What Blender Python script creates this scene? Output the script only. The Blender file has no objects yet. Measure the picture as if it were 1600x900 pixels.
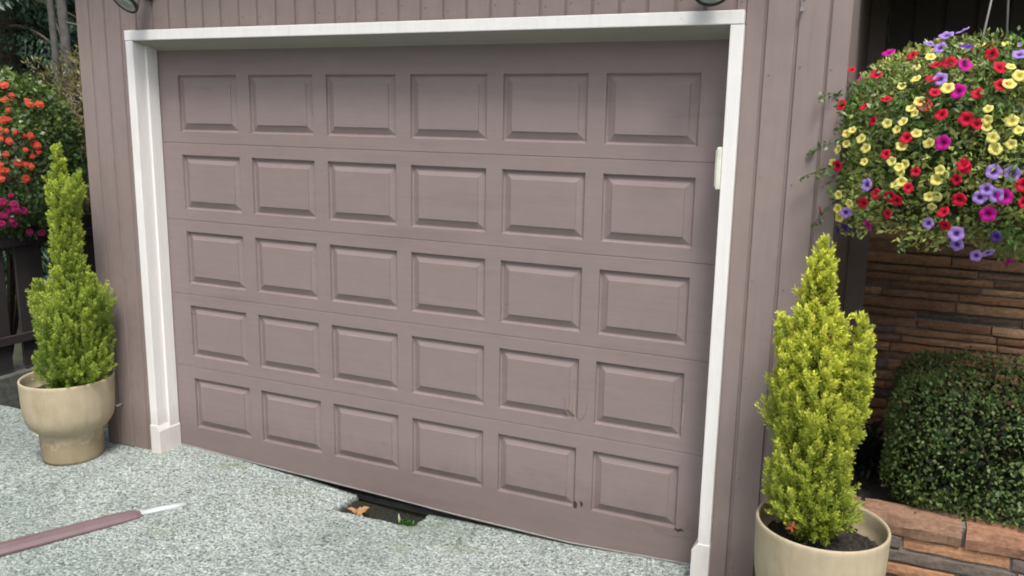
import bpy, bmesh, math, random
import numpy as np
from mathutils import Vector, Matrix
R = math.radians
rng = np.random.default_rng(7)
random.seed(7)
scn = bpy.context.scene
COL = scn.collection

# ------------------------------------------------------------------ helpers
class MB:
    """collects vertices, faces and an optional colour per vertex"""
    def __init__(s): s.v=[]; s.f=[]; s.c=[]
    def add(s, vs, fs, c=(1,1,1)):
        n=len(s.v); s.v+= [tuple(p) for p in vs]; s.f += [tuple(i+n for i in f) for f in fs]; s.c += [tuple(c)]*len(vs)
    def box(s, x0,x1,y0,y1,z0,z1,c=(1,1,1)):
        vs=[(x,y,z) for x in (x0,x1) for y in (y0,y1) for z in (z0,z1)]
        s.add(vs,[(0,1,3,2),(4,6,7,5),(0,4,5,1),(2,3,7,6),(0,2,6,4),(1,5,7,3)],c)
    def tube(s, pts, rad, n=8, c=(1,1,1), cap=True):
        pts=[Vector(p) for p in pts]; m=len(pts)
        if not hasattr(rad,'__len__'): rad=[rad]*m
        vs=[]; 
        t0=(pts[1]-pts[0]).normalized(); up=Vector((0,0,1)) if abs(t0.z)<.9 else Vector((1,0,0))
        a=t0.cross(up).normalized()
        for i,p in enumerate(pts):
            t=(pts[min(i+1,m-1)]-pts[max(i-1,0)]).normalized()
            a=(a-t*a.dot(t)).normalized(); b=t.cross(a)
            for k in range(n):
                w=2*math.pi*k/n; vs.append(p+(a*math.cos(w)+b*math.sin(w))*rad[i])
        fs=[(i*n+k,i*n+(k+1)%n,(i+1)*n+(k+1)%n,(i+1)*n+k) for i in range(m-1) for k in range(n)]
        if cap: fs += [tuple(range(n-1,-1,-1)), tuple(range((m-1)*n,m*n))]
        s.add(vs,fs,c)
    def lathe(s, prof, n=64, c=(1,1,1), jit=0):
        vs=[];m=len(prof)
        for i,(r,z) in enumerate(prof):
            for k in range(n):
                w=2*math.pi*k/n; vs.append((r*math.cos(w),r*math.sin(w),z))
        fs=[(i*n+k,i*n+(k+1)%n,(i+1)*n+(k+1)%n,(i+1)*n+k) for i in range(m-1) for k in range(n)]
        s.add(vs,fs,c)
    def build(s, name, mat, parent=None, smooth=False, bevel=0, loc=None, col=False):
        me=bpy.data.meshes.new(name); me.from_pydata(s.v,[],s.f); me.update()
        if col:
            a=me.color_attributes.new('col','FLOAT_COLOR','POINT')
            arr=np.ones((len(s.v),4),dtype=np.float32); arr[:,:3]=np.array(s.c); a.data.foreach_set('color',arr.ravel())
        if smooth: me.polygons.foreach_set('use_smooth',[True]*len(me.polygons))
        o=bpy.data.objects.new(name,me); COL.objects.link(o); me.materials.append(mat)
        if parent: o.parent=parent
        if loc is not None: o.location=loc
        if bevel:
            b=o.modifiers.new('bevel','BEVEL'); b.width=bevel; b.segments=2; b.limit_method='ANGLE'; b.angle_limit=R(40)
        return o

def tag(o, label=None, cat=None, group=None, kind=None):
    if label: o['label']=label
    if cat: o['category']=cat
    if group: o['group']=group
    if kind: o['kind']=kind
    return o
def thing(name, label, cat, loc=(0,0,0), group=None):
    o=bpy.data.objects.new(name,None); COL.objects.link(o); o.location=loc; o.empty_display_size=.1
    return tag(o,label,cat,group)
def rel(mb, root):
    l=root.location; mb.v=[(a-l[0],b-l[1],c-l[2]) for a,b,c in mb.v]; return mb

# ------------------------------------------------------------------ leaves
def leaves(name, P, D, N, L, W, C, mat, parent=None, fold=.25, loc=None, six=False):
    """P base points, D directions, N face normals, L lengths, W widths, C colours: one folded leaf each"""
    P=np.asarray(P,float);n=len(P)
    D=D/np.linalg.norm(D,axis=1)[:,None]
    S=np.cross(D,N); S/= (np.linalg.norm(S,axis=1)[:,None]+1e-9); U=np.cross(S,D)
    L=np.broadcast_to(L,(n,))[:,None]; W=np.broadcast_to(W,(n,))[:,None]
    tip=P+D*L
    if six:
        m1=P+D*L*.3; m2=P+D*L*.68
        V=np.stack([P,m1+S*W*.48+U*W*fold,m2+S*W*.42+U*W*fold,tip-U*W*.15,m2-S*W*.42+U*W*fold,m1-S*W*.48+U*W*fold],1).reshape(-1,3)
        k=6; base=np.arange(n)[:,None]*6
        F=np.concatenate([base+np.array([0,1,2,3]),base+np.array([0,3,4,5])],0)
    else:
        mid=P+D*L*.45
        V=np.stack([P,mid+S*W*.5+U*W*fold,tip,mid-S*W*.5+U*W*fold],1).reshape(-1,3)
        k=4; base=np.arange(n)[:,None]*4
        F=base+np.array([0,1,2,3])
    me=bpy.data.meshes.new(name)
    me.vertices.add(len(V)); me.vertices.foreach_set('co',V.astype(np.float32).ravel())
    nf=len(F); me.loops.add(nf*4); me.polygons.add(nf)
    me.loops.foreach_set('vertex_index',F.astype(np.int32).ravel())
    me.polygons.foreach_set('loop_start',np.arange(nf,dtype=np.int32)*4)
    me.update(calc_edges=True)
    a=me.color_attributes.new('col','FLOAT_COLOR','POINT')
    arr=np.ones((len(V),4),dtype=np.float32); arr[:,:3]=np.repeat(np.clip(C,0,1),k,0); a.data.foreach_set('color',arr.ravel())
    me.materials.append(mat)
    o=bpy.data.objects.new(name,me); COL.objects.link(o)
    if parent: o.parent=parent
    if loc is not None: o.location=loc
    return o
def unit(n):
    v=rng.normal(size=(n,3)); return v/np.linalg.norm(v,axis=1)[:,None]
def nrm(v): return v/(np.linalg.norm(v,axis=-1,keepdims=True)+1e-9)

# ------------------------------------------------------------------ materials
def new_mat(name):
    m=bpy.data.materials.new(name); m.use_nodes=True; nt=m.node_tree
    b=nt.nodes['Principled BSDF']; return m,nt,b
def nn(nt,t,**k):
    n=nt.nodes.new(t)
    for a,v in k.items():
        if a in n.inputs.keys(): n.inputs[a].default_value=v
        else: setattr(n,a,v)
    return n
def coords(nt, scale=(1,1,1)):
    tc=nn(nt,'ShaderNodeTexCoord'); mp=nn(nt,'ShaderNodeMapping'); mp.inputs['Scale'].default_value=scale
    nt.links.new(tc.outputs['Object'],mp.inputs['Vector']); return mp.outputs['Vector']
def noise(nt, vec, scale, detail=4, rough=.55):
    n=nn(nt,'ShaderNodeTexNoise'); n.inputs['Scale'].default_value=scale; n.inputs['Detail'].default_value=detail; n.inputs['Roughness'].default_value=rough
    nt.links.new(vec,n.inputs['Vector']); return n.outputs['Fac']
def ramp(nt, fac, stops):
    r=nn(nt,'ShaderNodeValToRGB'); e=r.color_ramp.elements
    while len(e)<len(stops): e.new(.5)
    for i,(p,c) in enumerate(stops):
        e[i].position=p; e[i].color=(*c,1) if len(c)==3 else c
    nt.links.new(fac,r.inputs['Fac']); return r.outputs['Color']
def mix(nt, fac, a, b, mode='MIX'):
    m=nn(nt,'ShaderNodeMix'); m.data_type='RGBA'; m.blend_type=mode
    for s,v in ((m.inputs[0],fac),(m.inputs[6],a),(m.inputs[7],b)):
        if hasattr(v,'is_output') : nt.links.new(v,s)
        elif isinstance(v,(int,float)): s.default_value=v
        else: s.default_value=(*v,1)
    return m.outputs[2]
def bump(nt, b, h, strength=.3, dist=.002, prev=None):
    n=nn(nt,'ShaderNodeBump'); n.inputs['Strength'].default_value=strength; n.inputs['Distance'].default_value=dist
    nt.links.new(h,n.inputs['Height'])
    if prev is not None: nt.links.new(prev,n.inputs['Normal'])
    nt.links.new(n.outputs['Normal'],b.inputs['Normal']); return n.outputs['Normal']

def paint_mat(name, c, rough=.55, vertical=True, vary=.14, wood=.35, worn=False):
    m,nt,b=new_mat(name)
    v=coords(nt); vs=coords(nt,(1,1,.06) if vertical else (.06,1,1))
    n1=noise(nt,v,2.2,5); n2=noise(nt,vs,38,4,.65); n3=noise(nt,v,14,4)
    d=tuple(x*(1-vary) for x in c); l=tuple(min(1,x*(1+vary)) for x in c)
    base=ramp(nt,n1,[(.3,d),(.7,l)])
    base=mix(nt,.5,base,ramp(nt,n3,[(.3,d),(.7,l)]))
    base=mix(nt,.35,base,ramp(nt,n2,[(.3,tuple(x*.82 for x in c)),(.62,c)]))
    if worn:
        # scuffs stretched along the boards, specks, pale chalky patches and grime splashed up from the ground
        sc=noise(nt,coords(nt,(1,1,.12) if vertical else (.10,1,1)),9,6,.7)
        base=mix(nt,.45,base,ramp(nt,sc,[(.56,(1,1,1)),(.68,(.80,.78,.77))]),'MULTIPLY')
        sp=noise(nt,v,30,3,.6); base=mix(nt,.6,base,ramp(nt,sp,[(.70,(1,1,1)),(.76,(.62,.56,.52))]),'MULTIPLY')
        ch=noise(nt,v,3.3,5,.7); base=mix(nt,.5,base,ramp(nt,ch,[(.55,(1,1,1)),(.75,(1.12,1.11,1.09))]),'MULTIPLY')
        sx=nn(nt,'ShaderNodeSeparateXYZ'); nt.links.new(v,sx.inputs[0])
        ad=nn(nt,'ShaderNodeMath'); ad.operation='MULTIPLY_ADD'; nt.links.new(noise(nt,v,9,6,.75),ad.inputs[0]); ad.inputs[1].default_value=-.30; nt.links.new(sx.outputs['Z'],ad.inputs[2])
        base=mix(nt,.6,base,ramp(nt,ad.outputs[0],[(0.0,(.70,.67,.63)),(.16,(1,1,1))]),'MULTIPLY')
    nt.links.new(base,b.inputs['Base Color'])
    b.inputs['Roughness'].default_value=rough; b.inputs['Specular IOR Level'].default_value=.35
    p=bump(nt,b,n2,wood,.0016); fine=noise(nt,v,260,3); p=bump(nt,b,fine,.25,.0006,p)
    bump(nt,b,n1,.25,.012,p)
    return m
def flat_mat(name,c,rough=.5,metal=0,spec=.5,nscale=0,amp=.2):
    m,nt,b=new_mat(name); b.inputs['Roughness'].default_value=rough; b.inputs['Metallic'].default_value=metal
    b.inputs['Specular IOR Level'].default_value=spec
    v=coords(nt); n=noise(nt,v,nscale or 12,4)
    nt.links.new(ramp(nt,n,[(.3,tuple(x*(1-amp) for x in c)),(.7,tuple(min(1,x*(1+amp)) for x in c))]),b.inputs['Base Color'])
    return m
def leaf_mat(name, rough=.5, trans=.3, spec=.4):
    m,nt,b=new_mat(name)
    a=nn(nt,'ShaderNodeVertexColor'); a.layer_name='col'
    nt.links.new(a.outputs['Color'],b.inputs['Base Color']); b.inputs['Roughness'].default_value=rough; b.inputs['Specular IOR Level'].default_value=spec
    t=nn(nt,'ShaderNodeBsdfTranslucent'); nt.links.new(a.outputs['Color'],t.inputs['Color'])
    ms=nn(nt,'ShaderNodeMixShader'); ms.inputs[0].default_value=trans
    nt.links.new(b.outputs[0],ms.inputs[1]); nt.links.new(t.outputs[0],ms.inputs[2])
    nt.links.new(ms.outputs[0],nt.nodes['Material Output'].inputs['Surface'])
    return m

M={}
MAUVE=(.258,.202,.197)
M['door']=paint_mat('door_paint',MAUVE,.5,False,.08,.12,True)
M['siding']=paint_mat('siding_paint',(.268,.212,.198),.6,True,.11,.4,True)
M['shade_siding']=paint_mat('shade_toned_boards',(.115,.098,.093),.7,True,.15,.4)  # shade of the recess is put into this board colour
M['trim']=paint_mat('trim_paint',(.82,.80,.785),.45,True,.03,.10,True)
M['fence']=paint_mat('fence_stain',(.035,.029,.030),.7,True,.2,.4)
M['plank']=paint_mat('maroon_paint',(.21,.145,.16),.42,False,.2,.4,True)
M['soffit']=paint_mat('grey_beige_soffit',(.30,.28,.245),.65,False,.12,.2)  # grey-beige tone, darker than the white trim
M['white_tip']=flat_mat('bare_metal_strip',(.56,.59,.62),.35,.2)
M['plastic']=flat_mat('ivory_plastic',(.72,.73,.62),.45)
M['black']=flat_mat('black_metal',(.012,.012,.012),.35)
M['rubber']=flat_mat('weather_strip',(.30,.275,.26),.5)
M['dark']=flat_mat('dark_hole',(.01,.009,.008),.9)
M['floor']=flat_mat('garage_concrete',(.16,.155,.15),.9)
M['roof']=flat_mat('roof_shingle',(.07,.065,.06),.9,nscale=40)
M['cord']=flat_mat('galvanised_wire',(.22,.21,.2),.4,.3)
M['bark']=flat_mat('bark',(.10,.075,.055),.9,nscale=60,amp=.4)
M['pale_bark']=flat_mat('pale_bark',(.095,.09,.082),.9,nscale=14,amp=.35)
M['steel']=flat_mat('grey_steel',(.35,.35,.37),.4,.6)
M['cypress']=leaf_mat('cypress_leaf',.55,.32,.3)
M['leaf']=leaf_mat('glossy_leaf',.38,.22,.5)
M['petal']=leaf_mat('petal',.6,.35,.2)
M['dry']=leaf_mat('dry_leaf',.7,.2,.2)

# pebble aggregate driveway
def pebble_mat():
    m,nt,b=new_mat('exposed_aggregate')
    v=coords(nt)
    warp=nn(nt,'ShaderNodeTexNoise'); warp.inputs['Scale'].default_value=40; nt.links.new(v,warp.inputs['Vector'])
    va=nn(nt,'ShaderNodeVectorMath'); va.operation='MULTIPLY_ADD'; nt.links.new(warp.outputs['Color'],va.inputs[0]); va.inputs[1].default_value=(.012,.012,.012); nt.links.new(v,va.inputs[2])
    vo=nn(nt,'ShaderNodeTexVoronoi'); vo.inputs['Scale'].default_value=56; vo.inputs['Randomness'].default_value=1; nt.links.new(va.outputs[0],vo.inputs['Vector'])
    ve=nn(nt,'ShaderNodeTexVoronoi'); ve.feature='DISTANCE_TO_EDGE'; ve.inputs['Scale'].default_value=56; nt.links.new(va.outputs[0],ve.inputs['Vector'])
    sep=nn(nt,'ShaderNodeSeparateColor'); nt.links.new(vo.outputs['Color'],sep.inputs[0])
    stone=ramp(nt,sep.outputs[0],[(0,(.045,.05,.048)),(.12,(.13,.145,.135)),(.25,(.29,.325,.305)),(.6,(.40,.44,.415)),(.85,(.64,.69,.665)),(1,(.46,.43,.37))])
    edge=ramp(nt,ve.outputs['Distance'],[(0,(0,0,0)),(.14,(1,1,1))])
    n1=noise(nt,v,1.3,4); n2=noise(nt,v,6,4); n3=noise(nt,v,150,3)
    mortar=ramp(nt,n3,[(.3,(.09,.10,.095)),(.7,(.26,.29,.275))])
    c=mix(nt,edge,mortar,stone)
    c=mix(nt,.55,c,ramp(nt,noise(nt,v,68,4,.75),[(.385,(.03,.034,.033)),(.45,(.34,.375,.355)),(.59,(.72,.77,.75))]))
    st=ramp(nt,n1,[(.3,(.62,.66,.65)),(.62,(.86,.885,.875))]); c=mix(nt,1,c,st,'MULTIPLY')
    st2=ramp(nt,n2,[(.32,(.84,.86,.82)),(.5,(1,1,1))]); c=mix(nt,.8,c,st2,'MULTIPLY')
    # mossy, brown stains
    st3=ramp(nt,noise(nt,v,3.1,3),[(.62,(1,1,1)),(.72,(.74,.74,.56))]); c=mix(nt,.8,c,st3,'MULTIPLY')
    # dirt mask
    a=nn(nt,'ShaderNodeVertexColor'); a.layer_name='col'; s2=nn(nt,'ShaderNodeSeparateColor'); nt.links.new(a.outputs['Color'],s2.inputs[0])
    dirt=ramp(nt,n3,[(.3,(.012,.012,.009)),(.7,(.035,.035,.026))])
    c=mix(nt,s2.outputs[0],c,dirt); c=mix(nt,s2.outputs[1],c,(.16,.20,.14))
    nt.links.new(c,b.inputs['Base Color']); b.inputs['Roughness'].default_value=.75; b.inputs['Specular IOR Level'].default_value=.3
    p=bump(nt,b,edge,.8,.004); p=bump(nt,b,sep.outputs[0],.8,.004,p); bump(nt,b,n3,.4,.002,p)
    return m
M['pebble']=pebble_mat()
def brick_mat():
    m,nt,b=new_mat('clay_brick'); v=coords(nt)
    a=nn(nt,'ShaderNodeVertexColor'); a.layer_name='col'
    n=noise(nt,v,45,6,.7); n2=noise(nt,coords(nt,(.25,1,1)),30,5,.7)
    c=mix(nt,.8,a.outputs['Color'],ramp(nt,n,[(.3,(.55,.52,.5)),(.55,(1,1,1)),(.8,(1.3,1.25,1.2))]),'MULTIPLY')
    c=mix(nt,.6,c,ramp(nt,n2,[(.35,(.6,.58,.58)),(.55,(1,1,1))]),'MULTIPLY')
    nt.links.new(c,b.inputs['Base Color']); b.inputs['Roughness'].default_value=.85
    p=bump(nt,b,n,.9,.006); bump(nt,b,n2,.8,.006,p); return m
M['brick']=brick_mat()
M['mortar']=flat_mat('mortar',(.20,.18,.165),.95,nscale=90,amp=.35)
def pot_mat():
    m,nt,b=new_mat('sand_clay_pot'); v=coords(nt)
    n=noise(nt,v,5,5,.6); n2=noise(nt,coords(nt,(1,1,.12)),26,4,.7); n3=noise(nt,v,120,3)
    c=ramp(nt,n,[(.3,(.37,.30,.20)),(.7,(.50,.42,.295))])
    c=mix(nt,.28,c,ramp(nt,n2,[(.3,(.36,.31,.215)),(.5,(.50,.42,.29)),(.75,(.60,.53,.39))]))
    c=mix(nt,.6,c,ramp(nt,noise(nt,v,24,4,.8),[(.66,(1,1,1)),(.74,(.68,.6,.48))]),'MULTIPLY')
    sx=nn(nt,'ShaderNodeSeparateXYZ'); nt.links.new(v,sx.inputs[0])
    ad=nn(nt,'ShaderNodeMath'); ad.operation='MULTIPLY_ADD'; nt.links.new(noise(nt,v,22,5,.75),ad.inputs[0]); ad.inputs[1].default_value=-.22; nt.links.new(sx.outputs['Z'],ad.inputs[2])
    c=mix(nt,.8,c,ramp(nt,ad.outputs[0],[(-.0,(.62,.59,.53)),(.03,(1,1,1))]),'MULTIPLY')
    c=mix(nt,.7,c,ramp(nt,noise(nt,coords(nt,(1,1,.2)),11,5,.7),[(.55,(1,1,1)),(.70,(.80,.77,.70))]),'MULTIPLY')
    nt.links.new(c,b.inputs['Base Color']); b.inputs['Roughness'].default_value=.8; b.inputs['Specular IOR Level'].default_value=.2
    bump(nt,b,n3,.4,.001); return m
M['pot']=pot_mat()
def soil_mat():
    m,nt,b=new_mat('soil'); v=coords(nt); n=noise(nt,v,110,4,.7)
    nt.links.new(ramp(nt,n,[(.3,(.010,.008,.007)),(.62,(.045,.036,.03)),(.74,(.25,.24,.22))]),b.inputs['Base Color']); b.inputs['Roughness'].default_value=.9
    bump(nt,b,n,.9,.012); return m
M['soil']=soil_mat()

# ------------------------------------------------------------------ setting: driveway and ground
def gh(x,y):
    """driveway height: a shallow dip under the middle of the door"""
    pts=[(-9,.0),(-1.75,.0),(-.5,.012),(0,.03),(.5,.012),(.9,-.018),(1.2,-.046),(1.7,-.060),(2.1,-.052),(2.5,-.040),(2.8,-.018),(3.14,.0),(3.3,.0),(9,.0)]
    h=np.interp(x,[p[0] for p in pts],[p[1] for p in pts])
    w=np.clip((y+1.3)/1.3,0,1); w=w*w*(3-2*w)
    return h*w
def grid_surface(name,xs,ys,hf,mat,cf):
    X,Y=np.meshgrid(xs,ys); Z=hf(X,Y); C=cf(X,Y)
    V=np.stack([X.ravel(),Y.ravel(),Z.ravel()],1); nx=len(xs); ny=len(ys)
    F=[(j*nx+i,j*nx+i+1,(j+1)*nx+i+1,(j+1)*nx+i) for j in range(ny-1) for i in range(nx-1)]
    mb=MB(); mb.v=[tuple(p) for p in V]; mb.f=F; mb.c=[tuple(c) for c in C.reshape(-1,3)]
    return mb.build(name,mat,smooth=True,col=True)
def hole(X,Y):
    # a broken-out patch at the threshold
    e=.004*np.sin(Y*61)+.003*np.sin(Y*157+1)
    a=np.clip(np.minimum(np.minimum(X-(1.235+.05*(Y+.13)+e),(1.70-e)-X),np.minimum(Y+(.172+.004*np.sin(X*40)-.10*(X-1.3)),.5-Y))/.014,0,1)
    return a
xs=np.unique(np.round(np.concatenate([np.arange(-6,1.1,.1),np.arange(1.1,1.85,.008),np.arange(1.85,8.1,.1)]),4))
ys=np.unique(np.round(np.concatenate([np.arange(-8,-.3,.1),np.arange(-.3,.03,.01),[.03]]),4))
bmp=np.random.default_rng(3)
def hf(X,Y): return gh(X,Y)-hole(X,Y)*.03+.0025*np.sin(X*3.1+Y*2)+.002*np.sin(X*7-Y*5)
def cf(X,Y):
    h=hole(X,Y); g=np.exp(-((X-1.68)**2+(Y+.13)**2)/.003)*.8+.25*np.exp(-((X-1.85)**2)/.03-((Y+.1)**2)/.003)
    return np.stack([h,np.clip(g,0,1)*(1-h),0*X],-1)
drv=grid_surface('driveway',xs,ys,hf,M['pebble'],cf); tag(drv,kind='structure')
g=MB(); g.add([(-300,-300,-.12),(300,-300,-.12),(300,300,-.12),(-300,300,-.12)],[(0,1,2,3)])
M['earth']=flat_mat('earth',(.05,.055,.03),.95,nscale=3,amp=.4)
tag(g.build('ground',M['earth']),kind='structure')

# ------------------------------------------------------------------ garage
GY=-.132   # face of the siding
garage=thing('garage','mauve board-sided garage with a white-trimmed panelled door','garage',(1.57,0,0))
def G(mb,name,mat,parent=garage,**k):
    if parent is garage: rel(mb,garage)
    return mb.build(name,mat,parent,**k)
def boards(mb,x0,x1,z0,z1,y,g0,step,gap=.009,th=.018,z0f=None):
    """vertical boards with open V joints between x0 and x1"""
    e=[x0]+[g0+k*step for k in range(-60,90) if x0+.015<g0+k*step<x1-.015]+[x1]
    mb.box(x0,x1,y+th*.55,y+th+.06,z0,z1)
    for a,b in zip(e[:-1],e[1:]):
        l=a+(gap/2 if a!=x0 else 0); r=b-(gap/2 if b!=x1 else 0); c=.003
        zz=z0+random.uniform(-.004,.004); j=random.uniform(-.0012,.0012)
        vs=[]
        for z in (zz,z1):
            vs+=[(l-.001,y+th*.6,z),(l+c,y+j,z),(r-c,y+j,z),(r+.001,y+th*.6,z)]
        mb.add(vs,[(0,1,5,4),(1,2,6,5),(2,3,7,6),(0,3,2,1)])
XL,XR=-.437,3.572
sd=MB(); boards(sd,XL,-.057,.02,2.42,GY,.01,.1163); boards(sd,XL,3.192,2.398,3.25,GY,.01,.1163); 
G(sd,'front_siding',M['siding'])
sd=MB(); boards(sd,3.192,XR,.01,3.25,GY,.01,.1163); G(sd,'front_siding',M['siding'])
nl=MB(); rn=random.Random(9)
for k in range(-3,31):
    x=.01+k*.1163+.022
    if XL<x<-.075 or 3.2<x<XR-.02 : zs=[.12,.53,.94,1.35,1.76,2.17,2.45]
    elif x<3.2 and x>-.07: zs=[2.45]
    else: zs=[]
    for z in zs:
        z+=rn.uniform(-.02,.02); xx=x+rn.uniform(-.004,.004); r=.0032
        nl.add([(xx+r*math.cos(w*.785),GY-.0018,z+r*math.sin(w*.785)) for w in range(8)]+[(xx+r*math.cos(w*.785),GY+.004,z+r*math.sin(w*.785)) for w in range(8)],[tuple(range(8))]+[(w,w+8,(w+1)%8+8,(w+1)%8) for w in range(8)])
M['nail']=flat_mat('painted_nail',(.15,.115,.105),.6); tag(G(nl,'nail_heads',M['nail']),kind='stuff')
# return wall down the right side (faces +x), left side wall, back and roof
def side_boards(mb,x,s,y0,y1,z0,z1):
    n=int((y1-y0)/.1163)
    mb.box(min(x-s*.07,x-s*.01),max(x-s*.07,x-s*.01),y0,y1,z0,z1)
    for k in range(n+1):
        a=y0+k*.1163; b=min(y1,a+.1163-.009)
        if b-a>.01: mb.box(min(x,x-s*.012),max(x,x-s*.012),a,b,z0,z1)
sw=MB(); side_boards(sw,XR+.002,1,GY+.001,.998,.01,3.25); G(sw,'side_siding',M['siding'])
sw=MB(); side_boards(sw,XL-.002,-1,GY+.001,5,.01,3.25); G(sw,'side_siding',M['siding'])
bw=MB(); bw.box(XL,XR,5,5.1,-.05,3.2); G(bw,'back_wall',M['siding'])
bw=MB(); bw.box(XR-.07,XR,1.0,4.999,-.05,3.2); G(bw,'inner_wall',M['siding'])
fl=MB(); fl.box(XL+.08,XR-.08,.12,5,-.2,-.09); G(fl,'garage_floor',M['floor'])
cl=MB(); cl.box(XL+.08,XR-.08,-.05,5,2.9,2.95); G(cl,'garage_ceiling',M['dark'])
rf=MB()
x0,x1=XL-.35,XR+.0
rf.add([(x0,-.5,3.25),(x1,-.5,3.25),(x1,5.4,3.25),(x0,5.4,3.25),(x0,2.4,4.1),(x1,2.4,4.1)],[(0,3,2,1),(0,1,5,4),(2,3,4,5),(0,4,3),(1,2,5)]); G(rf,'roof',M['roof'])

# white frame round the opening
fr=bpy.data.objects.new('door_frame',None); COL.objects.link(fr); fr.parent=garage; fr.location=(-garage.location.x,0,0)
W=3.14; F0=-.16; HZ=2.349
h=MB(); h.box(-.055,W+.050,F0,F0+.012,HZ,2.401); h.box(-.055,-.002,F0+.0121,-.095,HZ,2.401); h.box(W+.002,W+.050,F0+.0121,-.095,HZ,2.401); h.build('header_trim',M['trim'],fr,bevel=.003)
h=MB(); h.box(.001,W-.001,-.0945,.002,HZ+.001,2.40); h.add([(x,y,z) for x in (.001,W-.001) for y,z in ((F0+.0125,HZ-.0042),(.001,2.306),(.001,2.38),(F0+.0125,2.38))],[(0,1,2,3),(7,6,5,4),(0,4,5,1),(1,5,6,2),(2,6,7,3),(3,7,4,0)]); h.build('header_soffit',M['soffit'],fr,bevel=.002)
pass
def jamb(s):
    # s=1 left (inner face at x=0 facing +x), s=-1 right
    X=lambda v:(v if s==1 else W-v)
    m=MB()
    def bx(a,b,y0,y1,z0,z1): m.box(min(X(a),X(b)),max(X(a),X(b)),y0,y1,z0,z1)
    bx(-.052,0,F0+.002,-.05,.17,HZ-.001)
    bx(-.050,-.002,-.049,.05,.0,HZ-.001)
    bx(-.001,.012,-.078,-.004,.17,HZ-.015)
    m.build('side_trim',M['trim'],fr,bevel=.003)
    # foot block with a chamfered top
    p=MB(); zb=.015 if s==1 else -.01; zt=.185; t=.016 if s==1 else .024
    for (y0,y1) in ((F0-.003,-.002),):
        prof=[(-.054,zb),(t,zb),(t,zt-.022),(-.0,zt+.012),(-.054,zt+.012)]
        vs=[(X(a),y,z) for y in (y0,y1) for a,z in prof]; n=5
        fs=[tuple(range(n)),tuple(range(2*n-1,n-1,-1))]+[(i,i+n,(i+1)%n+n,(i+1)%n) for i in range(n)]
        if s==-1: fs=[f[::-1] for f in fs]
        p.add(vs,[f[::-1] for f in fs])
    p.build('foot_block',M['trim'],fr,bevel=.003)
jamb(1); jamb(-1)

# panelled sectional door
gd=bpy.data.objects.new('garage_door',None); COL.objects.link(gd); gd.parent=garage; gd.location=(-garage.location.x,0,0)
PX=[.147+.49*k for k in range(6)]; PW=.408; PH=.3
TOPS=[2.177,1.7496,1.3236,.8967,.4629]
SE=[2.36,1.8135,1.3868,.960,.530]
def zbot(x): return float(np.interp(x,[0,.55,1.2,1.85,2.5,2.9,3.14],[.040,.024,.010,-.009,-.019,.001,.012]))
RINGS=[(0,0),(.002,.0135),(.008,.0165),(.012,.0165),(.043,.0055),(.0440,.0005),(.047,0.0)]
def section(k):
    mb=MB(); top=SE[k]; last=(k==4); bot=(SE[k+1] if not last else None)
    xsb=[.004]; 
    for p in PX: xsb+=[p,p+PW]
    xsb+=[W-.004]
    zb=TOPS[k]-PH; 
    def Z(x,i): 
        if i==0: return zbot(x) if last else bot+.0006
        return [None,zb,TOPS[k],top-.0006][i]
    sag=lambda x,z:.0
    idx={}
    def vert(x,y,z):
        mb.v.append((x,y,z)); mb.c.append((1,1,1)); return len(mb.v)-1
    def vx(i,j,inner):   # chamfered top and bottom edges
        y=0
        z=Z(xsb[i],j)
        return vert(xsb[i],y,z)
    gridv=[[None]*4 for _ in xsb]
    for i in range(len(xsb)):
        for j in range(4):
            z=Z(xsb[i],j)
            if j==0: z+=.0022
            if j==3: z-=.0022
            gridv[i][j]=vert(xsb[i],0,z)
    lo=[vert(x,.0022,Z(x,0)) for x in xsb]; hi=[vert(x,.0022,Z(x,3)) for x in xsb]
    lb=[vert(x,.045,Z(x,0)) for x in xsb]; hb=[vert(x,.045,Z(x,3)) for x in xsb]
    for i in range(len(xsb)-1):
        for a,b in ((lo,gridv),):
            mb.f.append((lo[i],lo[i+1],gridv[i+1][0],gridv[i][0]))
            mb.f.append((gridv[i][3],gridv[i+1][3],hi[i+1],hi[i]))
            mb.f.append((lb[i],lb[i+1],lo[i+1],lo[i])); mb.f.append((hi[i],hi[i+1],hb[i+1],hb[i])); mb.f.append((hb[i],hb[i+1],lb[i+1],lb[i]))
        for j in range(3):
            panel=(j==1 and i%2==1)
            if not panel:
                mb.f.append((gridv[i][j],gridv[i+1][j],gridv[i+1][j+1],gridv[i][j+1])); continue
            xa,xb,za,zz=xsb[i],xsb[i+1],zb,TOPS[k]
            jx,jz,jt=random.uniform(-.0012,.0012),random.uniform(-.0012,.0012),random.uniform(-.0012,.0012)
            prev=[gridv[i][j],gridv[i+1][j],gridv[i+1][j+1],gridv[i][j+1]]
            for (ins,d) in RINGS[1:]:
                q=[vert(xa+ins+jx,d,za+ins+jz),vert(xb-ins+jx,d,za+ins-jt),vert(xb-ins+jx,d,zz-ins+jz+jt),vert(xa+ins+jx,d,zz-ins+jz)]
                for e in range(4): mb.f.append((prev[e],prev[(e+1)%4],q[(e+1)%4],q[e]))
                prev=q
            mb.f.append(tuple(prev))
    # screw heads on the middle stiles
    for sx in (PX[3]+PW+.041,PX[1]+PW+.041):
        for sz in (TOPS[k]-.05,TOPS[k]-.25):
            n=8; r=.0045
            mb.add([(sx+r*math.cos(w*.785),-.0015,sz+r*math.sin(w*.785)) for w in range(n)]+[(sx+r*1.3*math.cos(w*.785),.0005,sz+r*1.3*math.sin(w*.785)) for w in range(n)],[tuple(range(n))]+[(w,w+n,(w+1)%n+n,(w+1)%n) for w in range(n)])
    o=mb.build('door_section',M['door'],gd)
    return o
secs=[section(k) for k in range(5)]
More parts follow.
